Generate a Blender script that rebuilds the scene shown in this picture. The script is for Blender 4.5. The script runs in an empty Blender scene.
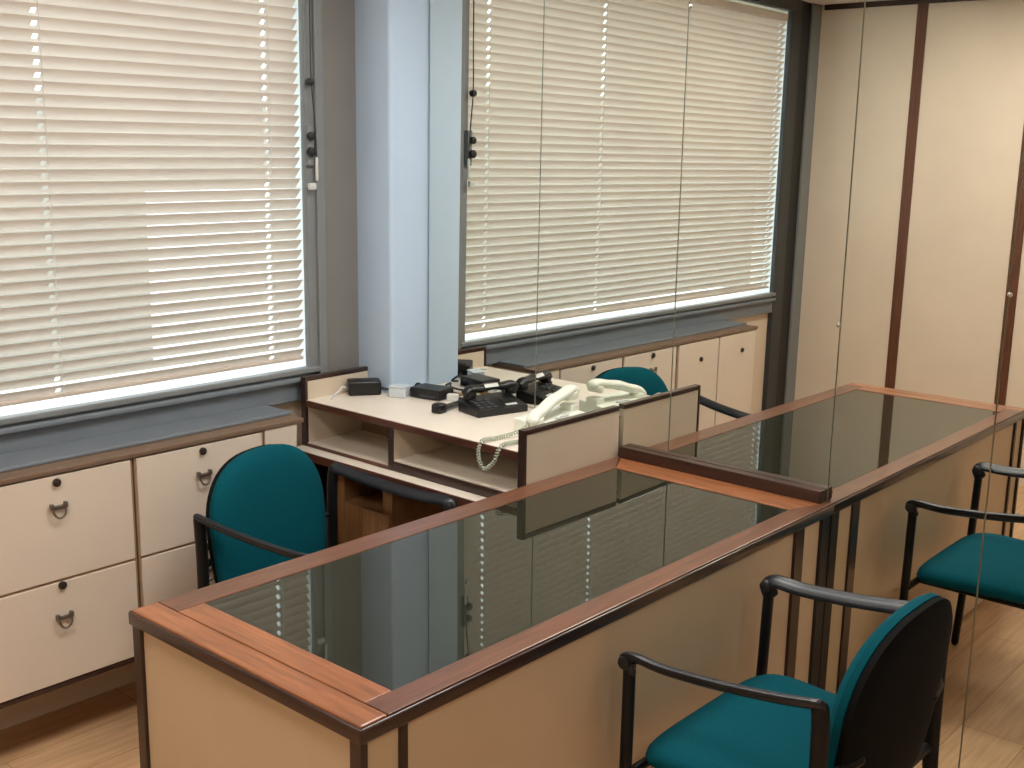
import bpy, bmesh, math, random
from mathutils import Vector, Matrix
random.seed(4)
PI = math.pi
S = bpy.context.scene
C = S.collection

# ------------------------------------------------------------------ materials
def lin(c):
    return tuple((v/255/12.92 if v/255 <= .04045 else ((v/255+.055)/1.055)**2.4) for v in c)
def mat(name, rgb, rough=.5, metal=0., spec=.5, noise=0., nscale=30., coat=0., bump=0., ior=None):
    m = bpy.data.materials.new(name); m.use_nodes = True
    nt = m.node_tree; b = nt.nodes['Principled BSDF']
    c = lin(rgb)
    b.inputs['Base Color'].default_value = (*c, 1)
    b.inputs['Roughness'].default_value = rough
    b.inputs['Metallic'].default_value = metal
    b.inputs['Specular IOR Level'].default_value = spec
    if ior: b.inputs['IOR'].default_value = ior
    if coat: b.inputs['Coat Weight'].default_value = coat; b.inputs['Coat Roughness'].default_value = .12
    if noise or bump:
        tc = nt.nodes.new('ShaderNodeTexCoord'); n = nt.nodes.new('ShaderNodeTexNoise')
        n.inputs['Scale'].default_value = nscale; n.inputs['Detail'].default_value = 4
        nt.links.new(tc.outputs['Object'], n.inputs['Vector'])
        if noise:
            r = nt.nodes.new('ShaderNodeValToRGB')
            r.color_ramp.elements[0].color = (*[max(0, v*(1-noise)) for v in c], 1)
            r.color_ramp.elements[1].color = (*[min(1, v*(1+noise)) for v in c], 1)
            r.color_ramp.elements[0].position = .3; r.color_ramp.elements[1].position = .7
            nt.links.new(n.outputs['Fac'], r.inputs['Fac'])
            nt.links.new(r.outputs['Color'], b.inputs['Base Color'])
        if bump:
            bp = nt.nodes.new('ShaderNodeBump'); bp.inputs['Strength'].default_value = bump; bp.inputs['Distance'].default_value = .002
            nt.links.new(n.outputs['Fac'], bp.inputs['Height']); nt.links.new(bp.outputs['Normal'], b.inputs['Normal'])
    return m
def wood(name, dark, light, axis=0, rough=.35, coat=.3, scale=7.):
    m = bpy.data.materials.new(name); m.use_nodes = True
    nt = m.node_tree; b = nt.nodes['Principled BSDF']
    tc = nt.nodes.new('ShaderNodeTexCoord'); mp = nt.nodes.new('ShaderNodeMapping')
    sc = [14., 14., 14.]; sc[axis] = .9
    mp.inputs['Scale'].default_value = sc
    n = nt.nodes.new('ShaderNodeTexNoise'); n.inputs['Scale'].default_value = scale
    n.inputs['Detail'].default_value = 6; n.inputs['Roughness'].default_value = .6
    r = nt.nodes.new('ShaderNodeValToRGB')
    r.color_ramp.elements[0].position = .32; r.color_ramp.elements[1].position = .72
    r.color_ramp.elements[0].color = (*lin(dark), 1); r.color_ramp.elements[1].color = (*lin(light), 1)
    nt.links.new(tc.outputs['Object'], mp.inputs['Vector']); nt.links.new(mp.outputs['Vector'], n.inputs['Vector'])
    nt.links.new(n.outputs['Fac'], r.inputs['Fac']); nt.links.new(r.outputs['Color'], b.inputs['Base Color'])
    b.inputs['Roughness'].default_value = rough
    b.inputs['Coat Weight'].default_value = coat; b.inputs['Coat Roughness'].default_value = .15
    return m

M = {}
M['cream'] = mat('cream laminate', (206, 192, 172), .45, noise=.03, nscale=6)
M['drawer'] = mat('drawer laminate', (216, 203, 188), .4, noise=.02, nscale=5)
M['deskpanel'] = mat('desk side laminate', (198, 175, 145), .45, noise=.04, nscale=4)
M['white'] = mat('white laminate', (226, 216, 202), .4, noise=.02, nscale=8)
M['wallpanel'] = mat('wall panel laminate', (226, 211, 192), .5, noise=.035, nscale=3)
M['wood_x_shaded'] = wood('shaded reddish wood along x', (88, 55, 40), (124, 80, 58), 0)  # front and back rails: darker tone from light angle put into the colour
M['wood_y'] = wood('reddish wood along y', (120, 74, 45), (172, 108, 68), 1)  # same wood for the end boards, with its lit tone in the colour
M['trim'] = wood('dark wood edging', (32, 18, 13), (54, 30, 22), 2, .35, .3)
M['trim_y'] = wood('dark wood edging along y', (38, 20, 15), (64, 36, 27), 1, .35, .3)
M['trim_x'] = wood('dark wood edging along x', (36, 20, 15), (58, 33, 25), 0, .3, .4)
M['redtrim'] = wood('brown wood edging', (66, 34, 24), (102, 56, 40), 1, .4, .2)
M['wallstrip'] = wood('brown wall batten', (82, 46, 30), (112, 68, 46), 2, .4, .2)
M['pedestal'] = wood('light wood pedestal', (128, 92, 58), (160, 120, 80), 2, .5, .1)
M['capwood'] = mat('cabinet top edge', (116, 95, 78), .45, noise=.12, nscale=30)
M['seam'] = mat('carcass edge', (150, 126, 104), .5, noise=.1, nscale=30)
M['tint'] = mat('dark tinted glass', (36, 37, 28), .02, spec=.5, ior=1.6)
M['tint'].node_tree.nodes['Principled BSDF'].inputs['Specular Tint'].default_value = (.92, .92, .74, 1)
M['teal'] = mat('teal upholstery', (0, 74, 86), .9, spec=.12, noise=.12, nscale=220, bump=.25)
M['black'] = mat('black plastic', (24, 25, 29), .5, noise=.1, nscale=80)
M['shell'] = mat('black back shell', (12, 12, 12), .8, spec=.12, noise=.15, nscale=60, bump=.1)
M['armpad'] = mat('satin black arm', (22, 26, 34), .38, noise=.05, nscale=60)
M['tube'] = mat('black painted tube', (12, 13, 16), .45, spec=.3)
M['phone'] = mat('black phone plastic', (14, 14, 17), .38)
M['key'] = mat('dark grey keys', (58, 60, 64), .5)
M['label'] = mat('pale label', (205, 208, 205), .5)
M['ivory'] = mat('ivory phone plastic', (222, 226, 214), .35)
M['cord'] = mat('grey green cord', (176, 184, 168), .5)
M['clear'] = mat('frosted clear plastic', (196, 206, 214), .25)
M['alu'] = mat('grey painted aluminium', (122, 126, 128), .42, noise=.04, nscale=12)
M['alu_dark'] = mat('dark grey frame', (50, 53, 56), .45, noise=.06, nscale=14)
M['alu_black'] = mat('near black frame', (22, 22, 23), .5)
M['sill'] = mat('blue grey sill', (112, 120, 128), .45, noise=.05, nscale=9)
M['greypanel'] = mat('grey wall panel', (120, 118, 114), .6, noise=.04, nscale=6)
M['column'] = mat('pale blue paint', (182, 203, 226), .6, noise=.02, nscale=4)
M['plaster'] = mat('off white plaster', (214, 208, 198), .8, noise=.03, nscale=5)
M['skirt'] = mat('pale lower wall', (214, 198, 176), .6)
M['ceil'] = mat('white ceiling', (232, 230, 226), .8)
M['chrome'] = mat('bright metal', (215, 215, 212), .2, metal=1.)
M['steel'] = mat('aged metal', (128, 120, 110), .35, metal=.7)
M['lock'] = mat('dark lock', (62, 54, 48), .4, metal=.3)
M['cardboard'] = mat('brown stick', (140, 100, 56), .6)
M['green'] = mat('green plastic', (58, 84, 52), .5)
M['outwhite'] = mat('white render outside', (240, 240, 240), .8)
M['outgrey'] = mat('grey facade outside', (164, 156, 144), .8, noise=.1, nscale=.6)
M['outground'] = mat('street outside', (140, 138, 134), .9)

def mirror_mat():
    m = bpy.data.materials.new('mirror glass'); m.use_nodes = True
    b = m.node_tree.nodes['Principled BSDF']
    b.inputs['Base Color'].default_value = (.87, .885, .83, 1)
    b.inputs['Metallic'].default_value = 1; b.inputs['Roughness'].default_value = .004
    return m
M['mirror'] = mirror_mat()
M['edge_refraction'] = mat('painted edge refraction', (214, 194, 160), .5)
M['mirroredge'] = mat('green glass edge', (150, 158, 146), .2)
M['backing'] = mat('mirror backing', (70, 66, 58), .7)
def slat_mat():
    m = bpy.data.materials.new('beige blind slat'); m.use_nodes = True
    nt = m.node_tree; nt.nodes.remove(nt.nodes['Principled BSDF'])
    o = nt.nodes['Material Output']
    d = nt.nodes.new('ShaderNodeBsdfDiffuse'); t = nt.nodes.new('ShaderNodeBsdfTranslucent'); x = nt.nodes.new('ShaderNodeMixShader')
    n = nt.nodes.new('ShaderNodeTexNoise'); n.inputs['Scale'].default_value = 3
    tc = nt.nodes.new('ShaderNodeTexCoord'); nt.links.new(tc.outputs['Object'], n.inputs['Vector'])
    r = nt.nodes.new('ShaderNodeValToRGB')
    r.color_ramp.elements[0].color = (*lin((218, 207, 197)), 1); r.color_ramp.elements[1].color = (*lin((228, 218, 207)), 1)
    nt.links.new(n.outputs['Fac'], r.inputs['Fac'])
    nt.links.new(r.outputs['Color'], d.inputs['Color']); nt.links.new(r.outputs['Color'], t.inputs['Color'])
    x.inputs[0].default_value = .30
    nt.links.new(d.outputs[0], x.inputs[1]); nt.links.new(t.outputs[0], x.inputs[2]); nt.links.new(x.outputs[0], o.inputs['Surface'])
    return m
M['slat'] = slat_mat()
def pane_mat():
    m = bpy.data.materials.new('window glass'); m.use_nodes = True
    nt = m.node_tree; nt.nodes.remove(nt.nodes['Principled BSDF']); o = nt.nodes['Material Output']
    t = nt.nodes.new('ShaderNodeBsdfTransparent'); t.inputs['Color'].default_value = (.93, .96, .95, 1)
    g = nt.nodes.new('ShaderNodeBsdfGlossy'); g.inputs['Roughness'].default_value = .01
    x = nt.nodes.new('ShaderNodeMixShader')
    x.inputs[0].default_value = .05; nt.links.new(t.outputs[0], x.inputs[1]); nt.links.new(g.outputs[0], x.inputs[2])
    nt.links.new(x.outputs[0], o.inputs['Surface']); return m
M['pane'] = pane_mat()
def emis(name, rgb, s):
    m = bpy.data.materials.new(name); m.use_nodes = True
    b = m.node_tree.nodes['Principled BSDF']
    b.inputs['Emission Color'].default_value = (*rgb, 1); b.inputs['Emission Strength'].default_value = s
    return m
def floor_mat():
    m = bpy.data.materials.new('light wood laminate floor'); m.use_nodes = True
    nt = m.node_tree; b = nt.nodes['Principled BSDF']; L = nt.links
    tc = nt.nodes.new('ShaderNodeTexCoord')
    br = nt.nodes.new('ShaderNodeTexBrick')
    br.inputs['Scale'].default_value = 1; br.inputs['Brick Width'].default_value = 1.2; br.inputs['Row Height'].default_value = .19
    br.inputs['Mortar Size'].default_value = .0012; br.offset = .37
    br.inputs['Color1'].default_value = (*lin((198, 158, 118)), 1); br.inputs['Color2'].default_value = (*lin((210, 172, 134)), 1)
    br.inputs['Mortar'].default_value = (*lin((150, 108, 72)), 1)
    L.new(tc.outputs['Object'], br.inputs['Vector'])
    mp = nt.nodes.new('ShaderNodeMapping'); mp.inputs['Scale'].default_value = (2.2, 26, 1)
    n = nt.nodes.new('ShaderNodeTexNoise'); n.inputs['Scale'].default_value = 2; n.inputs['Detail'].default_value = 6
    L.new(tc.outputs['Object'], mp.inputs['Vector']); L.new(mp.outputs['Vector'], n.inputs['Vector'])
    r = nt.nodes.new('ShaderNodeValToRGB')
    r.color_ramp.elements[0].color = (.80, .78, .76, 1); r.color_ramp.elements[1].color = (1.1, 1.1, 1.1, 1)
    r.color_ramp.elements[0].position = .3; r.color_ramp.elements[1].position = .7
    L.new(n.outputs['Fac'], r.inputs['Fac'])
    x = nt.nodes.new('ShaderNodeMix'); x.data_type = 'RGBA'; x.blend_type = 'MULTIPLY'; x.inputs[0].default_value = 1
    L.new(br.outputs['Color'], x.inputs[6]); L.new(r.outputs['Color'], x.inputs[7])
    L.new(x.outputs[2], b.inputs['Base Color'])
    b.inputs['Roughness'].default_value = .38
    return m
M['floor'] = floor_mat()

# ------------------------------------------------------------------ mesh helpers
def box(bm, x0, x1, y0, y1, z0, z1, bev=0., seg=2):
    x0, x1 = min(x0, x1), max(x0, x1); y0, y1 = min(y0, y1), max(y0, y1); z0, z1 = min(z0, z1), max(z0, z1)
    r = bmesh.ops.create_cube(bm, size=1)
    vs = r['verts']
    for v in vs:
        v.co = Vector((x0+(v.co.x+.5)*(x1-x0), y0+(v.co.y+.5)*(y1-y0), z0+(v.co.z+.5)*(z1-z0)))
    if bev:
        es = list({e for v in vs for e in v.link_edges})
        bmesh.ops.bevel(bm, geom=es, offset=bev, segments=seg, affect='EDGES', profile=.5)
    return bm
def prism(bm, poly, z0, z1, bev=0.):
    vs = [bm.verts.new((x, y, z0)) for x, y in poly]
    f = bm.faces.new(vs)
    r = bmesh.ops.extrude_face_region(bm, geom=[f])
    up = [v for v in r['geom'] if isinstance(v, bmesh.types.BMVert)]
    for v in up: v.co.z = z1
    bm.normal_update()
    if bev:
        es = list({e for v in vs+up for e in v.link_edges})
        bmesh.ops.bevel(bm, geom=es, offset=bev, segments=2, affect='EDGES', profile=.5)
    return bm
def smooth_path(pts, n=8):
    P = [Vector(p) for p in pts]
    if len(P) < 3: return P
    Q = [P[0]*2-P[1]] + P + [P[-1]*2-P[-2]]
    out = []
    for i in range(1, len(Q)-2):
        a, b, c, d = Q[i-1:i+3]
        for k in range(n):
            t = k/n
            out.append(.5*((2*b)+(c-a)*t+(2*a-5*b+4*c-d)*t*t+(3*b-3*c+d-a)*t**3))
    out.append(P[-1]); return out
def sweep(bm, path, ru, rv=None, n=12, up=(0, 0, 1), radii=None, round_end=True):
    """tube with an elliptical section (ru sideways, rv along 'up') and rounded ends"""
    rv = rv or ru; P = [Vector(p) for p in path]; up = Vector(up)
    rings = []
    ext = []
    N = len(P)
    def frame(i):
        t = (P[min(i+1, N-1)]-P[max(i-1, 0)]).normalized()
        s = t.cross(up)
        if s.length < .05: s = t.cross(Vector((0, 1, 0)))
        s.normalize(); w = s.cross(t).normalized(); return t, s, w
    seq = []
    if round_end:
        t, s, w = frame(0); m = min(ru, rv)
        for a in (75, 50, 25):
            q = math.radians(a); seq.append((P[0]-t*m*math.sin(q), s, w, math.cos(q)))
    for i in range(N):
        t, s, w = frame(i); seq.append((P[i], s, w, 1.))
    if round_end:
        t, s, w = frame(N-1); m = min(ru, rv)
        for a in (25, 50, 75):
            q = math.radians(a); seq.append((P[-1]+t*m*math.sin(q), s, w, math.cos(q)))
    for k, (p, s, w, f) in enumerate(seq):
        rings.append([bm.verts.new(p+s*(ru*f*math.cos(2*PI*j/n))+w*(rv*f*math.sin(2*PI*j/n))) for j in range(n)])
    for a, b in zip(rings, rings[1:]):
        for j in range(n):
            bm.faces.new((a[j], a[(j+1) % n], b[(j+1) % n], b[j]))
    bm.faces.new(rings[0][::-1]); bm.faces.new(rings[-1])
    return bm
def disc(bm, c, axis, r, h, n=20, bev=.0):
    """short cylinder centred on c along axis"""
    a = Vector(axis).normalized(); rot = a.to_track_quat('Z', 'Y').to_matrix().to_4x4()
    res = bmesh.ops.create_cone(bm, cap_ends=True, segments=n, radius1=r, radius2=r, depth=h, matrix=Matrix.Translation(c) @ rot)
    if bev:
        es = [e for e in {e for v in res['verts'] for e in v.link_edges} if len(e.link_faces) == 2 and e.calc_face_angle() > 1]
        bmesh.ops.bevel(bm, geom=es, offset=bev, segments=2, affect='EDGES', profile=.5)
    return bm
def obj(name, bm, m, parent=None, smooth=False):
    bmesh.ops.recalc_face_normals(bm, faces=bm.faces[:])
    me = bpy.data.meshes.new(name); bm.to_mesh(me); bm.free()
    me.materials.append(M[m] if isinstance(m, str) else m)
    if smooth:
        for p in me.polygons: p.use_smooth = True
        try: me.set_sharp_from_angle(angle=math.radians(38))
        except Exception: pass
    o = bpy.data.objects.new(name, me); C.objects.link(o)
    if parent: o.parent = parent
    return o
def B(): return bmesh.new()
def tag(o, label=None, cat=None, group=None, kind=None):
    if label: o['label'] = label
    if cat: o['category'] = cat
    if group: o['group'] = group
    if kind: o['kind'] = kind
    return o
def thing(name, label, cat, loc=(0, 0, 0), rz=0., group=None):
    o = bpy.data.objects.new(name, None); C.objects.link(o); o.empty_display_size = .1
    o.location = loc; o.rotation_euler = (0, 0, rz)
    return tag(o, label, cat, group)
def struct(name, bm, m, label=None, cat=None, parent=None, smooth=False):
    o = obj(name, bm, m, parent, smooth)
    if not parent: tag(o, label, cat, kind='structure')
    return o

# ------------------------------------------------------------------ dimensions
XL = -3.366          # left wall
YB = -5.0            # wall behind the camera
ZC = 2.555           # ceiling
WX0, WX1 = -3.008, -.412   # window lip opening
WZ0, WZ1 = .945, 2.468

# ------------------------------------------------------------------ room shell
struct('floor', box(B(), XL-.1, .12, YB-.1, .25, -.08, 0), 'floor', 'light wood laminate floor of the office', 'floor')
struct('ceiling', box(B(), XL-.1, .12, YB-.1, .25, ZC, ZC+.08), 'ceil', 'white ceiling of the office', 'ceiling')
struct('wall_left', box(B(), XL-.1, XL, YB-.1, .25, 0, ZC), 'wallpanel', 'cream panelled wall seen in the mirror', 'wall')
bm = B()
for y in (-.586, -1.196, -1.806, -2.416, -3.026, -3.636, -4.246):
    box(bm, XL, XL+.008, y-.058, y, .0, ZC-.03, .002)
struct('trim_1', bm, 'wallstrip', 'brown upright battens on the cream wall', 'trim')
struct('trim_2', box(B(), XL, XL+.012, YB, -.05, ZC-.03, ZC, .002), 'trim_y', 'dark batten along the top of the cream wall', 'trim')
struct('trim_3', box(B(), XL, XL+.010, -.032, -.0, 0, ZC, .002), 'alu', 'grey corner strip where cream wall meets window wall', 'trim')
struct('wall_right', box(B(), .03, .12, YB-.1, .25, 0, ZC), 'backing', 'wall behind the mirror panels', 'wall')
struct('wall_front', box(B(), XL-.1, .12, YB-.1, YB, 0, ZC), 'wallpanel', 'cream wall behind the viewpoint', 'wall')
# window wall, open at the window
bm = B()
box(bm, XL, 0.03, .0, .25, 0, .90)
box(bm, XL, 0.03, .0, .25, 2.51, ZC)
box(bm, XL, -3.26, .0, .25, .90, 2.51)
box(bm, -.345, 0.03, .0, .25, .90, 2.51)
struct('wall_back', bm, 'skirt', 'wall with the window above the hung cabinets', 'wall')
struct('wall_panel', box(B(), -.34, -.188, -.03, 0.0, .0, ZC, .002), 'greypanel', 'grey panel between window frame and blue column', 'wall')
struct('column', box(B(), -.188, .028, -.2065, -.0, 0, ZC, .014, 4), 'column', 'pale blue square column beside the mirror', 'column', smooth=True)

# window: frame parts, pane, sill
win = bpy.data.objects.new('window_1', None); C.objects.link(win)
tag(win, 'wide office window behind the beige slatted blind', 'window', kind='structure')
bm = B()
box(bm, -.412, -.375, -.03, -.002, .90, WZ1+.09, .003)
box(bm, -.377, -.34, -.042, -.002, .90, WZ1+.09, .004)
obj('frame', bm, 'alu', win)
bm = B(); box(bm, -3.13, WX0-.005, -.03, -.001, 0, ZC, .003)
obj('frame', bm, 'alu_dark', win)
bm = B(); box(bm, -3.262, -3.13, -.018, -.001, 0, ZC, .003)
obj('frame', bm, 'alu_black', win)  # shadow side of the window post, put in as near-black colour
bm = B(); box(bm, -3.36, -3.262, -.03, -.001, 0, ZC, .003)
obj('frame', bm, 'alu', win)
bm = B(); box(bm, WX0, -.34, -.05, -.001, WZ1+.018, ZC, .003)
obj('frame', bm, 'alu_dark', win)
bm = B(); box(bm, WX0-.005, -.376, -.045, -.002, .9265, WZ0, .004)
obj('bottom_frame', bm, 'alu', win)
obj('pane', box(B(), -3.26, -.345, .03, .036, .90, 2.51), 'pane', win)
bm = B()
box(bm, WX0, -.345, -.03, -.002, .832, .925, .003)
box(bm, WX0, -.345, -.052, -.03, .900, .918, .006, 3)
struct('window_sill', bm, 'sill', 'blue grey apron panel under the window', 'sill')
bm = B()
box(bm, -3.255, -.345, .045, .55, .84, .915, .004)
box(bm, -.365, -.346, .040, .25, .915, 2.51)
box(bm, -3.259, -3.24, .040, .25, .915, 2.51)
struct('window_ledge', bm, 'outwhite', 'white outside ledge glimpsed under the blind', 'ledge')

# window latch on the right frame
lt = thing('window_latch', 'small dark window latch on the grey frame beside the blind', 'latch', (-.411, -.044, 1.716))
obj('plate', box(B(), -.006, .018, -.004, .013, -.075, .06, .002), 'alu', lt)
bm = B(); disc(bm, (0, -.012, .022), (0, 1, 0), .014, .018, 16, .003); obj('knob', bm, 'alu_black', lt, True)
bm = B(); disc(bm, (0, -.012, -.03), (0, 1, 0), .016, .018, 16, .003); obj('knob', bm, 'alu_black', lt, True)
pc = thing('blind_pull_cord', 'thin blind cord with white end hanging on grey window frame', 'cord', (-.410, -.05, 1.905))
bm = B(); disc(bm, (0, -.004, .01), (0, 1, 0), .012, .024, 16, .003); obj('cleat', bm, 'alu_black', pc, True)
bm = B(); sweep(bm, smooth_path([(.004, -.004, .55), (.004, -.006, .2), (.003, -.008, .02), (.014, -.008, -.10), (.022, -.006, -.22), (.022, -.006, -.31)]), .0025, n=8); obj('line', bm, 'alu_dark', pc, True)
bm = B(); sweep(bm, [(.022, -.006, -.24), (.022, -.006, -.31)], .005, n=8); obj('tassel', bm, 'label', pc, True)
bm = B(); box(bm, -.012, .016, -.012, .004, -.345, -.322, .004); obj('clip', bm, 'label', pc, True)

# ------------------------------------------------------------------ venetian blind
bl = thing('venetian_blind', 'wide beige venetian blind covering the whole window', 'blind', (0, 0, 0))
BX0, BX1 = -2.985, -.426
PITCH, SW, TH = .0345, .046, math.radians(47)
LAD = (-.555, -1.325, -2.935)
bm = B()
xs = sorted([BX0, BX1] + [x+s*.0075 for x in LAD for s in (-1, 1)])
us = [-.5, -.34, -.19, .19, .34, .5]
z = .994
nsl = 0
while z < 2.425:
    ti = TH+math.radians(random.uniform(-.35, .35))
    grid = []
    for u in us:
        # u<0 outer, low edge; u>0 inner, high edge
        crown = .0022*(1-(2*u)**2)
        y = -u*SW*math.cos(ti) - crown*math.sin(ti)
        zz = z + u*SW*math.sin(ti) - crown*math.cos(ti)*.6
        grid.append([bm.verts.new((x, y, zz)) for x in xs])
    for i in range(len(us)-1):
        for j in range(len(xs)-1):
            hole = any(abs((xs[j]+xs[j+1])/2-x) < .002 for x in LAD)
            if hole and i == 2: continue
            bm.faces.new((grid[i][j], grid[i][j+1], grid[i+1][j+1], grid[i+1][j]))
    z += PITCH; nsl += 1
obj('slats', bm, 'slat', bl, True)
obj('bottom_rail', box(B(), BX0, BX1, -.012, .012, .972, .984, .003), 'slat', bl)
obj('head_rail', box(B(), BX0, BX1, -.022, .022, 2.43, 2.468, .003), 'slat', bl)
for x in LAD:
    bm = B()
    for y in (-.0165,):
        sweep(bm, [(x+.007, y, .975), (x+.007, y, 2.43)], .0011, n=6, round_end=False)
    obj('ladder_cord', bm, 'label', bl)

# outside
ob = thing('building', 'white wall outside showing bright between the lower blind slats', 'building', (2.4, 2.6, -4))
obj('facade', box(B(), -1.55, 3.0, -.5, .5, 0, 5.45, .02), 'outwhite', ob)
ob = thing('building', 'grey building outside behind the near half of the blind', 'building', (6, 9, -4))
obj('facade', box(B(), -7, 12, -.5, 3, 0, 6.16, .02), 'outgrey', ob)
ob = thing('building', 'taller grey building outside behind the reflected part of the blind', 'building', (-10, 9, -4))
obj('facade', box(B(), -12, 8.9, -.5, 3, 0, 6.65, .02), 'outgrey', ob)
struct('ground', box(B(), -25, 25, .26, 30, -4.2, -4.0), 'outground', 'street level outside the window', 'ground')

# ------------------------------------------------------------------ mirror wall
ma, mb = math.radians(.5916), math.radians(-.2838)
nrm = Vector((math.cos(ma)*math.cos(mb), math.sin(ma)*math.cos(mb), math.sin(mb)))
MR = Matrix.Rotation(ma, 4, 'Z') @ Matrix.Rotation(-mb, 4, 'Y')
seams = [-.212, -.725, -1.266, -1.80, -2.233, -2.80]
ml = ['narrow mirror panel next to the pale blue column', 'mirror panel behind the right half of the shelf unit',
      'mirror panel standing behind the desk end', 'mirror panel reflecting the front armchair, just past the desk end',
      'mirror panel farthest from the column']
for i in range(5):
    a, b_ = seams[i], seams[i+1]
    o = thing('wall_mirror', ml[i], 'mirror', (0, 0, 0), group='floor to ceiling mirror panels')
    o.matrix_world = Matrix.Translation((0, -1.5, 1.0)) @ MR
    bm = B(); box(bm, .0, .006, b_+1.5+.0022, a+1.5-.0022, -.985, ZC-1.012)
    me = obj('mirror_glass', bm, 'mirror', o)
    me.data.materials.append(M['mirroredge'])
    for p in me.data.polygons:
        if abs(p.normal.x) < .9: p.material_index = 1
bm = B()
for y in seams[1:5]: box(bm, .0075, .016, y+1.5-.008, y+1.5+.008, -.985, ZC-1.012)  # added strips, their pale colour stands for light refracted in the glass edges
o = struct('refraction_strips', bm, 'edge_refraction', 'added pale strips standing for light refracted at the mirror edges', 'trim'); o.matrix_world = Matrix.Translation((0, -1.5, 1.0)) @ MR
def clip(y, z, lab):
    o = thing('mirror_clip', lab, 'clip', (0, 0, 0), group='mirror clips')
    o.matrix_world = Matrix.Translation((0, -1.5, 1.0)) @ MR
    bm = B(); disc(bm, (-.003, y+1.5, z-1), (1, 0, 0), .006, .005, 16, .0015); obj('clip_head', bm, 'chrome', o, True)
clip(-1.795, 1.252, 'bright round mirror fixing on the seam above the desk corner')
clip(-2.236, 1.377, 'bright round mirror fixing at the right edge of the photo')
clip(-1.072, .875, 'bright round mirror fixing by the shelf unit end panel')
clip(-1.268, 2.118, 'bright round mirror fixing high in front of reflected blind')

# ------------------------------------------------------------------ hung cabinets
YC = -.239
def drawer(cab, x0, x1, z0, z1, lock=True, pull=True, lz=None, lx=None, pz=None, name='drawer', px=None):
    d = obj(name, box(B(), x0+.005, x1-.005, YC, YC+.018, z0+.004, z1-.004, .002), 'drawer', cab)
    xc = (x0+x1)/2
    if lock:
        x = lx if lx is not None else xc
        bm = B(); disc(bm, (x, YC-.004, lz), (0, 1, 0), .0115, .010, 20, .002); disc(bm, (x, YC-.0095, lz), (0, 1, 0), .006, .004, 12)
        obj('lock', bm, 'lock', d, True)
    if pull:
        x = px if px is not None else xc
        bm = B()
        box(bm, x-.024, x+.024, YC-.010, YC, pz+.002, pz+.013, .003)
        for s in (-1, 1): box(bm, x+s*.020-.005, x+s*.020+.005, YC-.014, YC, pz+.004, pz+.021, .003)
        sweep(bm, [(x+.0185*math.cos(t), YC-.010-.004*math.sin(t), pz+.004-.026*math.sin(t)) for t in [PI*k/12 for k in range(13)]], .0032, n=8)
        obj('handle', bm, 'steel', d, True)
    return d
def carcass(cab, x0, x1):
    bm = B()
    box(bm, x0, x1, YC+.0185, -.004, .2, .815)
    for a in (x0, x1-.010): box(bm, a, a+.010, YC+.004, YC+.0184, .205, .815)
    box(bm, x0+.010, x1-.010, YC+.004, YC+.0184, .5015, .5125)
    obj('body', bm, 'seam', cab)
    obj('bottom_edge', box(B(), x0, x1, YC-.001, YC+.0185, .19, .204, .002), 'trim_x', cab)
ca = thing('hanging_cabinet', 'white two-drawer cabinet hung behind the office chair', 'cabinet', (-.998, 0, 0), group='white cabinets under the window')
for o_ in (ca,): pass
def shift(cab):
    for c_ in cab.children:
        c_.location.x -= cab.location.x
carcass(ca, -1.228, -.772)
drawer(ca, -1.226, -.774, .507, .815, lz=.792, lx=-1.0, pz=.71, px=-1.0)
drawer(ca, -1.226, -.774, .203, .507, lz=.485, lx=-1.0, pz=.40, px=-1.0)
shift(ca)
cb = thing('hanging_cabinet', 'white two-drawer cabinet with both pulls in plain view near desk corner', 'cabinet', (-1.455, 0, 0), group='white cabinets under the window')
carcass(cb, -1.676, -1.234)
drawer(cb, -1.674, -1.236, .507, .815, lz=.792, lx=-1.467, pz=.714, px=-1.467)
drawer(cb, -1.674, -1.236, .203, .507, lz=.494, lx=-1.47, pz=.392, px=-1.471)
shift(cb)
cc = thing('hanging_cabinet', 'cream two-door cabinet with low locks seen only in the mirror', 'cabinet', (-2.067, 0, 0), group='white cabinets under the window')
carcass(cc, -2.452, -1.684)
drawer(cc, -2.069, -1.690, .203, .815, lz=.722, lx=-1.895, pull=False, name='door')
drawer(cc, -2.450, -2.070, .203, .815, lz=.721, lx=-2.30, pull=False, name='door')
shift(cc)
cf = obj('filler_panel', box(B(), -.766, -.64, YC, -.001, .2, .815, .002), 'drawer')
tag(cf, 'narrow white filler panel between cabinets and shelf unit', 'panel')
ct = obj('cabinet_top', box(B(), -2.455, -.612, YC-.004, -.004, .8155, .831, .003), 'capwood')
tag(ct, 'thin brown board running along the top of the white cabinets', 'worktop')
cg = obj('grey_cover', box(B(), -2.45, -.612, -.178, -.032, .8312, .842, .003), 'sill', ct)

# ------------------------------------------------------------------ desk
L, YF, YK, HD = -1.743, -1.818, -1.089, .75
XE = -.007
dk = thing('executive_desk', 'cream panelled desk with reddish wood rim and dark glass top', 'desk', (-.88, -1.45, 0))
def D(name, bm, m, par=None, **k):
    o = obj(name, bm, m, par or dk, **k)
    if par is None: o.location = (.88, 1.45, 0)
    return o
ZT = HD-.028
D('end_board', box(B(), L, -1.6815, YF, YK, ZT, HD, .004), 'wood_y')
def mitre(poly, m):
    bm = B(); prism(bm, poly, ZT, HD-.0005, .0022); return D('top_rail', bm, m)
GX0, GX1, GY0, GY1 = -1.615, -.137, -1.757, -1.165
x0_ = -1.6795
mitre([(x0_, YF), (0, YF), (0, YF+.012), (GX1, GY0), (x0_, GY0)], 'wood_x_shaded')
mitre([(x0_, YK), (x0_, GY1), (GX1, GY1), (XE, YK)], 'wood_x_shaded')
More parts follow.
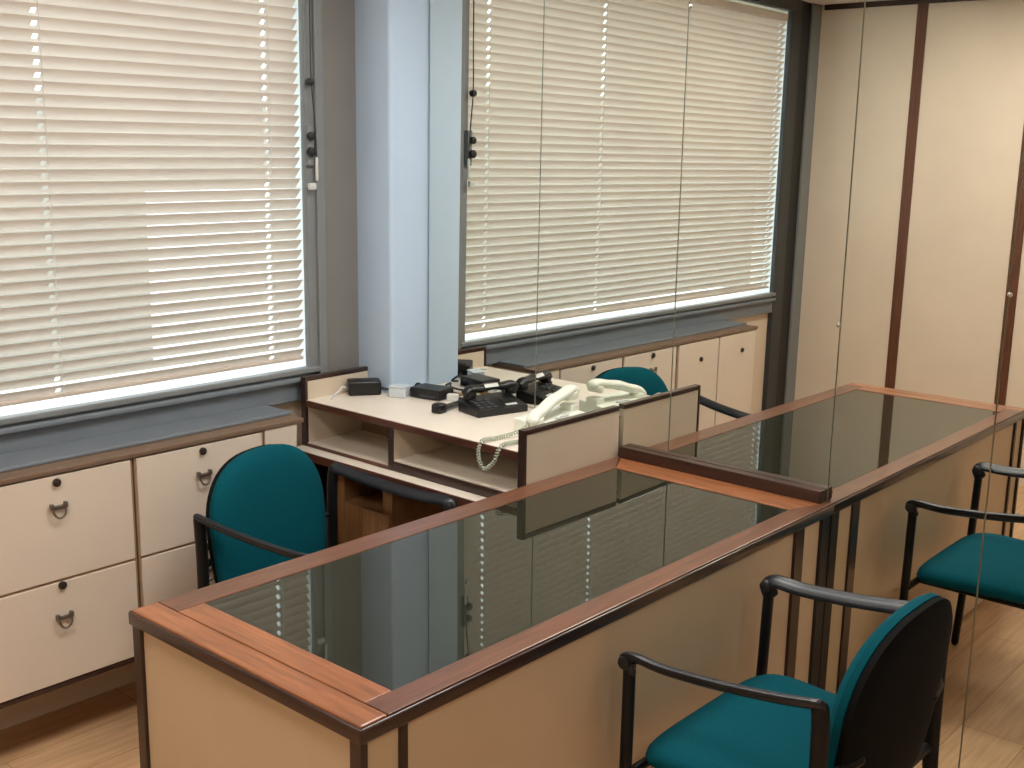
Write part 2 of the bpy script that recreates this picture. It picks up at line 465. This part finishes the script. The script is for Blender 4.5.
mitre([(x0_, GY0+.0008), (GX0, GY0+.0008), (GX0, GY1-.0008), (x0_, GY1-.0008)], 'wood_y')
mitre([(XE, YK-.003), (GX1+.0008, GY1), (GX1+.0008, GY0), (0, YF+.014)], 'wood_y')
D('glass_top', box(B(), GX0-.004, GX1+.004, GY0-.004, GY1+.004, HD-.016, HD-.003, .001), 'tint')
D('rim_gasket', box(B(), GX0-.002, GX1+.002, GY0-.002, GY1+.002, HD-.026, HD-.0165), 'alu_black')
# dark nosing round the top
bm = B(); box(bm, L-.004, -.001, YF-.008, YF-.0003, ZT-.003, HD-.003, .004, 3); D('edge_nosing', bm, 'trim_x', smooth=True)
bm = B(); box(bm, L-.007, L-.0003, YF-.006, YK+.002, ZT-.003, HD-.003, .003, 3); D('edge_nosing', bm, 'trim_y', smooth=True)
bm = B(); box(bm, L-.004, XE, YK+.0003, YK+.003, ZT-.003, HD-.003, .001); D('edge_nosing', bm, 'trim_x')
# panels below
D('front_panel', box(B(), -1.63, -.198, YF+.012, YF+.03, .02, ZT-.003), 'deskpanel')
D('front_panel', box(B(), -1.73, -1.648, YF+.010, YF+.03, .02, ZT-.003), 'deskpanel')
D('front_panel', box(B(), -.15, -.052, YF+.010, YF+.03, .02, ZT-.003), 'deskpanel')
D('batten', box(B(), -1.648, -1.63, YF+.003, YF+.03, .0, ZT-.003, .001), 'trim')
D('batten', box(B(), -.198, -.15, YF+.003, YF+.03, .0, ZT-.003, .001), 'trim')
D('end_panel', box(B(), L+.008, L+.03, YF+.03, YK-.03, .02, ZT-.003), 'deskpanel')
D('corner_post', box(B(), L, L+.016, YF, YF+.031, 0, ZT-.003, .002), 'trim')
D('corner_post', box(B(), L, L+.03, YK-.031, YK, 0, ZT-.003, .002), 'trim')
D('corner_post', box(B(), -.052, -.002, YF+.001, YF+.04, 0, ZT-.003, .002), 'alu_black')
D('back_panel', box(B(), L+.03, -.06, -1.40, -1.382, .12, ZT-.003), 'deskpanel')
D('end_panel', box(B(), -.05, XE-.002, YF+.04, YK-.005, .0, ZT-.003), 'deskpanel')
D('upstand', prism(B(), [(-.036, -1.797), (.0002, -1.797), (-.0068, -1.10), (-.036, -1.10)], HD, HD+.036, .002), 'trim_y')

# ------------------------------------------------------------------ return table and hutch
XH = -.48
tb = thing('return_table', 'low return table with white top under the shelf unit', 'table', (-.28, -.58, 0))
def T(name, bm, m, par=None, **k):
    o = obj(name, bm, m, par or tb, **k)
    if par is None: o.location = (.28, .58, 0)
    return o
T('tabletop', box(B(), -.525, -.03, -1.078, -.215, .655, .68, .002), 'white')
T('front_edge', box(B(), -.531, -.5255, -1.078, -.062, .650, .679, .002), 'redtrim')
T('tabletop', box(B(), -.525, -.20, -.2148, -.062, .655, .68, .002), 'white')
T('side_panel', box(B(), -.52, -.20, -.087, -.064, 0, .654, .002), 'trim')
bm = B()
box(bm, -.46, -.08, -.26, -.222, .03, .648); box(bm, -.46, -.08, -.50, -.455, .03, .648)
box(bm, -.10, -.08, -.455, -.26, .03, .648); box(bm, -.455, -.10, -.455, -.26, .50, .515)
box(bm, -.46, -.10, -.455, -.26, .60, .648)
T('pedestal', bm, 'pedestal')
T('pedestal_door', box(B(), -.475, -.4605, -.498, -.255, .06, .52, .003), 'pedestal')
for x, y in ((-.43, -1.05), (-.07, -1.05)):
    T('leg', box(B(), x-.02, x+.02, y-.02, y+.02, 0, .654, .002), 'trim')

hu = thing('shelf_unit', 'cream open shelf unit with brown edges standing on the return table', 'shelf unit', (-.28, -.58, .68))
def H(name, bm, m, par=None, **k):
    o = obj(name, bm, m, par or hu, **k)
    if par is None: o.location = (.28, .58, -.68)
    return o
ZS = .845
H('end_panel', box(B(), XH+.012, -.018, -1.085, -1.064, .6805, .897, .001), 'cream')
H('end_panel', box(B(), XH+.012, -.192, -.083, -.062, .6805, .909, .001), 'cream')
H('panel_edge', box(B(), XH-.001, XH+.0118, -1.087, -1.062, .6805, .913, .002), 'trim')
H('panel_edge', box(B(), XH-.001, XH+.0118, -.085, -.060, .6805, .925, .002), 'trim')
H('panel_cap', box(B(), XH+.012, -.018, -1.087, -1.062, .8972, .913, .003), 'trim_x')
H('panel_cap', box(B(), XH+.012, -.192, -.085, -.060, .9092, .925, .003), 'trim_x')
bm = B(); prism(bm, [(XH+.006, -.0835), (XH+.006, -1.0615), (-.02, -1.0615), (-.02, -.211), (-.192, -.211), (-.192, -.0835)], ZS-.022, ZS, .001)
H('top_board', bm, 'white')
H('front_edge', box(B(), XH, XH+.0055, -1.0598, -.0852, ZS-.024, ZS-.0008, .0015), 'redtrim')
H('divider', box(B(), XH+.006, -.05, -.525, -.507, .69, ZS-.0225), 'cream')
H('divider_edge', box(B(), XH-.001, XH+.0055, -.527, -.505, .681, ZS-.0245, .001), 'trim')
H('bottom_board', box(B(), XH+.006, -.05, -.5065, -.212, .6805, .693), 'white')
H('bottom_board', box(B(), XH+.006, -.20, -.212, -.0835, .6805, .693), 'white')
H('bottom_edge', box(B(), XH, XH+.0055, -.5048, -.0855, .6808, .691, .001), 'redtrim')
H('bottom_board', box(B(), XH+.006, -.05, -1.0615, -.5255, .6805, .715), 'white')
H('bottom_edge', box(B(), XH, XH+.0055, -1.0598, -.5272, .6808, .712, .001), 'trim_y')
H('back_board', box(B(), -.05, -.036, -1.0615, -.5255, .6805, ZS-.0225), 'seam')
H('back_board', box(B(), -.05, -.036, -.5065, -.212, .6805, ZS-.0225), 'pedestal')
H('back_board', box(B(), -.225, -.212, -.25, -.0835, .694, ZS-.0225), 'seam')
H('back_stile', box(B(), -.24, -.2255, -.27, -.235, .694, ZS-.0225), 'trim')

# ------------------------------------------------------------------ chairs
def seat_bm():
    bm = B()
    n, rings = 48, []
    def outline(t, s):
        c, q = math.cos(t), math.sin(t)
        e = .36
        x = .262*math.copysign(abs(c)**e, c); y = .225*math.copysign(abs(q)**e, q)
        x *= 1+.09*(y/.225)
        return x*s, y*s
    prof = [(.0, .400), (.80, .400), (.93, .404), (.985, .414), (1.0, .427), (.985, .440), (.95, .449), (.86, .456), (.6, .459), (.3, .458), (0, .457)]
    prev = None
    for s, z in prof:
        if s == 0:
            cur = [bm.verts.new((0, .0, z))]
        else:
            cur = []
            for k in range(n):
                x, y = outline(2*PI*k/n, s)
                # waterfall front edge
                zz = z - (.018*max(0, (y/.225))**4)
                cur.append(bm.verts.new((x, y+.005, zz)))
        if prev:
            for k in range(n):
                if len(prev) == 1: bm.faces.new((prev[0], cur[(k+1) % n], cur[k]))
                elif len(cur) == 1: bm.faces.new((prev[k], prev[(k+1) % n], cur[0]))
                else: bm.faces.new((prev[k], prev[(k+1) % n], cur[(k+1) % n], cur[k]))
        prev = cur
    return bm
def back_pt(x, zc, d):
    """point of the curved back: x across, zc height above its middle, d depth towards the front"""
    z = .60+zc
    y = -.243-.12*zc+.55*x*x*.45+d
    return (x, y, z)
def back_outline(t, s):
    c, q = math.cos(t), math.sin(t); e = .80 if q > 0 else .56
    x = .243*math.copysign(abs(c)**e, c); z = .230*math.copysign(abs(q)**e, q)
    x *= 1+.03*(z/.230)
    return x*s, z*s
def back_bm(front):
    bm = B(); n = 56; prev = None
    prof = ([(0, .050), (.45, .050), (.75, .046), (.90, .038), (.97, .028), (1.0, .016), (.99, .002), (.93, .0)] if front
            else [(.93, -.0005), (.975, .001), (.985, -.006), (.98, -.014), (.93, -.020), (.75, -.024), (.4, -.026), (0, -.027)])
    for s, d in prof:
        if s == 0: cur = [bm.verts.new(back_pt(0, 0, d))]
        else:
            cur = []
            for k in range(n):
                x, zc = back_outline(2*PI*k/n, s); cur.append(bm.verts.new(back_pt(x, zc, d)))
        if prev:
            for k in range(n):
                if len(prev) == 1: bm.faces.new((prev[0], cur[(k+1) % n], cur[k]))
                elif len(cur) == 1: bm.faces.new((prev[k], prev[(k+1) % n], cur[0]))
                else: bm.faces.new((prev[k], prev[(k+1) % n], cur[(k+1) % n], cur[k]))
        prev = cur
    if front: bm.faces.new(prev)
    return bm
def make_chair():
    t = thing('armchair', 'teal armchair with black frame in front of desk, its black back turned to viewer', 'chair', group='teal office armchairs')
    obj('seat', seat_bm(), 'teal', t, True)
    sp = B(); box(sp, -.20, .20, -.19, .19, .388, .3995, .004); obj('seat_pan', sp, 'black', t)
    bk = obj('backrest', back_bm(True), 'teal', t, True)
    obj('backrest_shell', back_bm(False), 'shell', bk, True)['label'] = 'black plastic back shell'
    for s in (-1, 1):
        bm = B(); sweep(bm, smooth_path([(s*.298, .218, .628), (s*.298, .226, .652), (s*.300, .205, .664), (s*.302, .13, .662), (s*.302, .0, .672), (s*.302, -.12, .688), (s*.300, -.215, .705)], 6), .020, .0105, n=14, up=(-s*.58, 0, .81))
        obj('armrest', bm, 'armpad', t, True)
        bm = B(); disc(bm, (s*.298, .226, .650), (1, 0, 0), .0155, .040, 18, .006); obj('arm_cap', bm, 'black', t, True)
    for s in (-1, 1):
        bm = B(); sweep(bm, smooth_path([(s*.297, .222, .645), (s*.296, .222, .60), (s*.290, .228, .30), (s*.283, .240, .013)], 6), .016, .013, n=12, up=(0, 1, 0)); obj('leg', bm, 'tube', t, True)
    for s in (-1, 1):
        bm = B(); sweep(bm, smooth_path([(s*.298, -.214, .698), (s*.294, -.216, .66), (s*.290, -.216, .55), (s*.288, -.222, .30), (s*.288, -.255, .013)], 6), .015, .018, n=12, up=(0, 1, 0)); obj('leg', bm, 'tube', t, True)
    bm = B()
    for y in (.19, -.17):
        w = .290 if y > 0 else .286
        sweep(bm, [(-w, y+.03 if y > 0 else y-.045, .385), (w, y+.03 if y > 0 else y-.045, .385)], .011, n=10)
    for s in (-1, 1):
        sweep(bm, [(s*.19, .215, .382), (s*.19, -.21, .382)], .009, n=10)
    obj('seat_frame', bm, 'tube', t, True)
    for s in (-1, 1):
        bm = B(); sweep(bm, smooth_path([(s*.288, -.218, .55), (s*.25, -.235, .552), (s*.18, -.25, .555)], 4), .010, n=10); obj('back_bracket', bm, 'tube', t, True)
    return t
def dup(root):
    r = root.copy(); C.objects.link(r)
    for ch in list(root.children):
        c_ = ch.copy(); C.objects.link(c_); c_.parent = r
        for g in ch.children:
            d_ = g.copy(); C.objects.link(d_); d_.parent = c_
    return r
ch1 = make_chair(); ch1.location = (-.748, -2.100, 0); ch1.rotation_euler = (0, 0, 0)
ch2 = dup(ch1); ch2.location = (-.886, -.697, 0); ch2.rotation_euler = (0, 0, math.radians(192.5))
ch2['label'] = 'teal office chair behind the desk, facing it, back to the white cabinets'

# ------------------------------------------------------------------ things on the shelf unit
# black desk telephone
a0 = math.atan2(-.726+.677, -.046+.240)
ph = thing('telephone', 'black desk telephone with its handset lying across the top', 'telephone', (-.140, -.643, ZS), a0)
def wedge(bm, x0, x1, y0, y1, h0, h1, bev=.004):
    vs = [bm.verts.new(p) for p in ((x0, y0, 0), (x1, y0, 0), (x1, y1, 0), (x0, y1, 0), (x0, y0, h0), (x1, y0, h0), (x1, y1, h1), (x0, y1, h1))]
    for f in ((0, 3, 2, 1), (4, 5, 6, 7), (0, 1, 5, 4), (1, 2, 6, 5), (2, 3, 7, 6), (3, 0, 4, 7)): bm.faces.new([vs[i] for i in f])
    bmesh.ops.bevel(bm, geom=bm.edges[:], offset=bev, segments=2, affect='EDGES', profile=.5)
    return bm
bs = obj('phone_base', wedge(B(), -.10, .10, -.075, .050, .024, .048), 'phone', ph)
sl = math.atan2(.024, .125)
def on_slope(x, y, h=0.): return (x, y-h*math.sin(sl), .024+(y+.075)*math.tan(sl)+h)
for i in range(4):
    for j in range(3):
        x, y = -.075+j*.026, -.058+i*.019
        bm = B(); box(bm, -.009, .009, -.006, .006, -.002, .004, .0015)
        k = obj('key', bm, 'key', bs); k.location = on_slope(x, y); k.rotation_euler = (sl, 0, 0)
bm = B(); box(bm, -.03, .03, -.012, .012, -.002, .002, .001)
k = obj('display', bm, 'alu_black', bs); k.location = on_slope(.055, -.02); k.rotation_euler = (sl, 0, 0)
bm = B(); box(bm, -.022, .022, -.006, .006, -.002, .002, .0005)
k = obj('label_strip', bm, 'label', bs); k.location = on_slope(.045, -.055); k.rotation_euler = (sl, 0, 0)
def handset(bm, ln=.20, r=.020, lift=.022):
    """handset along x with a raised grip and two cups pointing down"""
    h = ln/2
    sweep(bm, smooth_path([(-h, 0, .006), (-h*.82, 0, .016), (-h*.4, 0, lift), (0, 0, lift+.004), (h*.4, 0, lift), (h*.82, 0, .016), (h, 0, .006)], 6), r, r*.66, n=16)
    for s in (-1, 1): disc(bm, (s*h*.84, 0, -.002), (0, 0, 1), r*1.18, .026, 22, .006)
    return bm
hs = obj('handset', handset(B(), .205, .019, .013), 'phone', ph, True); hs.location = (.012, .022, .062); hs.rotation_euler = (sl*.6, 0, .06)
bm = B(); box(bm, -.028, .028, -.007, .007, -.001, .001, .0005); lb = obj('handset_label', bm, 'label', hs); lb.location = (-.01, -.0145, .025); lb.rotation_euler = (.75, 0, 0)

# loose black handset
lh = thing('loose_handset', 'black handset lying on the shelf top left of black telephone', 'handset', (-.222, -.536, ZS), .14)
bm = B(); sweep(bm, smooth_path([(-.055, 0, .016), (-.02, 0, .014), (.04, .006, .012), (.12, .012, .011)], 5), .012, .008, n=12); obj('grip', bm, 'phone', lh, True)
bm = B(); box(bm, -.088, -.046, -.020, .020, .0, .033, .008, 3); obj('earpiece', bm, 'phone', lh, True)
bm = B(); box(bm, .10, .135, -.012, .030, .0, .022, .007, 3); obj('mouthpiece', bm, 'phone', lh, True)

# white telephone
wp = thing('telephone', 'ivory telephone tucked against the end panel with coiled cord', 'telephone', (-.175, -.955, ZS), .08)
wb = obj('phone_base', wedge(B(), -.125, .120, -.092, .075, .030, .046), 'ivory', wp)
for i in range(4):
    for j in range(3):
        bm = B(); box(bm, -.008, .008, -.006, .006, 0, .005, .0015); k = obj('key', bm, 'label', wb)
        k.location = (-.02+j*.024, -.07+i*.017, .033+i*.0016)
wh = obj('handset', handset(B(), .25, .023, .018), 'ivory', wp, True)
wh.location = (.0, .012, .068); wh.rotation_euler = (0, -.23, .06)
for s in (-1, 1):
    bm = B(); box(bm, s*.10-.02, s*.10+.02, -.005, .045, .03, .044 if s < 0 else .060, .005); obj('cradle', bm, 'ivory', wb)
# coil cord
def coil(path, r, turns, rw, bm, n=10):
    P = smooth_path(path, 14)
    Ls = [0]
    for a, b_ in zip(P, P[1:]): Ls.append(Ls[-1]+(b_-a).length)
    tot = Ls[-1]; pts = []; N = turns*n
    j = 0
    for i in range(N+1):
        s = tot*i/N
        while j < len(P)-2 and Ls[j+1] < s: j += 1
        f = (s-Ls[j])/max(1e-9, Ls[j+1]-Ls[j]); p = P[j].lerp(P[j+1], f); t = (P[j+1]-P[j]).normalized()
        u = t.cross(Vector((.2, .1, 1))).normalized(); v = t.cross(u)
        a = 2*PI*i/n
        pts.append(p+u*r*math.cos(a)+v*r*math.sin(a))
    return sweep(bm, pts, rw, n=5, round_end=False)
W2L = (Matrix.Translation((-.175, -.955, ZS)) @ Matrix.Rotation(.08, 4, 'Z')).inverted()
cp = [(-.298, -.955, .885), (-.34, -.945, .862), (-.42, -.928, .8535), (-.475, -.922, .8555), (-.494, -.920, .838), (-.499, -.925, .800), (-.500, -.948, .776), (-.499, -.985, .805), (-.494, -.998, .842), (-.470, -1.00, .856), (-.40, -1.005, .8535), (-.33, -1.01, .8535), (-.295, -1.0, .858)]
bm = B(); coil([W2L @ Vector(p) for p in cp], .0052, 62, .0021, bm)
obj('coiled_cord', bm, 'cord', wp, True)

# black adapter box with its lead
ab = thing('power_adapter', 'black box-shaped adapter in the corner by the raised end panel', 'adapter', (-.268, -.148, ZS), -.62)
bm = B(); box(bm, -.058, .058, -.036, .036, 0, .052, .008, 3); obj('adapter_body', bm, 'phone', ab, True)
bm = B(); sweep(bm, smooth_path([(.055, 0, .02), (.09, -.012, .014), (.12, -.03, .006), (.13, -.05, .005)], 6), .005, n=8); obj('lead', bm, 'phone', ab, True)
bm = B(); sweep(bm, smooth_path([(-.056, 0, .02), (-.075, -.01, .030), (-.095, -.02, .012), (-.115, -.045, .004), (-.12, -.08, .004)], 6), .0035, n=8); obj('lead', bm, 'label', ab, True)['label'] = 'pale thin lead'
# clear case
cl = thing('clear_box', 'small clear plastic box between the two black boxes', 'box', (-.212, -.270, ZS), -1.1)
bm = B(); box(bm, -.032, .032, -.024, .024, 0, .034, .004); obj('tray', bm, 'clear', cl)
bm = B(); box(bm, -.033, .033, -.025, .025, .0345, .042, .003); obj('lid', bm, 'clear', cl)
# black modem
md = thing('modem', 'flat black modem box beside the clear plastic box', 'modem', (-.138, -.358, ZS), -1.40)
obj('casing', box(B(), -.064, .064, -.045, .045, .002, .038, .005), 'phone', md)
obj('front_label', box(B(), -.02, .045, -.0465, -.0452, .010, .016), 'key', md)
bm = B(); sweep(bm, smooth_path([(-.060, .03, .03), (-.085, .03, .034), (-.112, .045, .012), (-.116, .015, .006)], 6), .004, n=8); obj('lead', bm, 'phone', md, True)
pg = thing('cable_plug', 'small white plug lying at the far end of the black modem', 'plug', (-.128, -.452, ZS), -1.2)
obj('plug_body', box(B(), -.02, .02, -.012, .012, 0, .026, .005), 'label', pg)
bm = B(); sweep(bm, smooth_path([(.02, 0, .012), (.03, .01, .010), (.035, .03, .005), (.03, .05, .0045)], 6), .0035, n=8); obj('lead', bm, 'label', pg, True)
st = thing('stick', 'thin brown stick lying behind the modem near the mirror', 'stick', (-.055, -.44, ZS), -1.35)
bm = B(); sweep(bm, [(-.07, 0, .006), (.05, 0, .006)], .006, n=10); obj('shaft', bm, 'cardboard', st, True)
bm = B(); sweep(bm, [(.05, 0, .006), (.062, 0, .006)], .0065, n=10); obj('tip', bm, 'phone', st, True)
# loose cables
bm = B()
sweep(bm, smooth_path([(-.06, -.26, ZS+.005), (-.10, -.245, ZS+.005), (-.05, -.30, ZS+.004), (-.045, -.40, ZS+.0045), (-.09, -.47, ZS+.004), (-.05, -.50, ZS+.004), (-.045, -.55, ZS+.004)], 8), .0035, n=8)
tag(obj('loose_cable', bm, 'phone', smooth=True), 'thin black cable curling along the mirror foot', 'cable')
bm = B()
sweep(bm, smooth_path([(-.06, -.47, ZS+.013), (-.12, -.45, ZS+.004), (-.14, -.485, ZS+.004), (-.09, -.50, ZS+.013), (-.052, -.46, ZS+.005)], 8), .0035, n=8)
tag(obj('loose_cable', bm, 'label', smooth=True), 'pale grey cable looped beside the brown stick', 'cable')

# ------------------------------------------------------------------ light
def lamp(x, y, w, d, e, lab, rgb=(1., .94, .86)):
    t = thing('ceiling_light', lab, 'lamp', (x, y, ZC), group='ceiling lights')
    bm = B()
    for a in ((-w/2-.03, -w/2, -d/2-.03, d/2+.03), (w/2, w/2+.03, -d/2-.03, d/2+.03), (-w/2, w/2, -d/2-.03, -d/2), (-w/2, w/2, d/2, d/2+.03)):
        box(bm, a[0], a[1], a[2], a[3], -.03, -.0005, .003)
    obj('frame', bm, 'label', t)
    obj('diffuser', box(B(), -w/2, w/2, -d/2, d/2, -.022, -.012), emis('lamp diffuser', rgb, e), t)
lamp(-2.3, -1.3, .6, .6, 21, 'square ceiling light above the near end of the desk')
lamp(-.7, -1.4, .6, .6, 25, 'square ceiling light above the desk next to the mirrors', (1., .97, .93))
lamp(-2.3, -3.7, .6, .6, 11.5, 'square ceiling light behind the viewpoint near the cream wall')
lamp(-.75, -3.7, .6, .6, 6.5, 'square ceiling light behind the front chair near the mirrors')

w = bpy.data.worlds.new('World'); S.world = w; w.use_nodes = True
nt = w.node_tree; bg = nt.nodes['Background']
bg.inputs['Color'].default_value = (.88, .95, 1.0, 1); bg.inputs['Strength'].default_value = 3.4

# ------------------------------------------------------------------ camera
cam = bpy.data.cameras.new('camera'); co = bpy.data.objects.new('camera', cam); C.objects.link(co)
yaw, pit, rol = math.radians(48.618), math.radians(-11.7345), math.radians(.899)
F = Vector((math.sin(yaw)*math.cos(pit), math.cos(yaw)*math.cos(pit), math.sin(pit)))
R = Vector((math.cos(yaw), -math.sin(yaw), 0)); U = R.cross(F)
R2 = R*math.cos(rol)+U*math.sin(rol); U2 = -R*math.sin(rol)+U*math.cos(rol)
mw = Matrix((R2, U2, -F)).transposed().to_4x4(); mw.translation = (-2.9268, -3.1906, 1.7211)
co.matrix_world = mw
cam.sensor_fit = 'HORIZONTAL'; cam.sensor_width = 36; cam.lens = 1153.0*36/1024; cam.clip_start = .02; cam.clip_end = 200
S.camera = co

S.view_settings.view_transform = 'Standard'; S.view_settings.look = 'None'
S.view_settings.exposure = 0; S.view_settings.gamma = 1; S.view_settings.use_curve_mapping = False
cy = S.cycles
cy.max_bounces = 12; cy.diffuse_bounces = 5; cy.glossy_bounces = 6; cy.transmission_bounces = 6; cy.transparent_max_bounces = 12
cy.sample_clamp_indirect = 6; cy.use_denoising = True
cy.caustics_reflective = True; cy.caustics_refractive = False
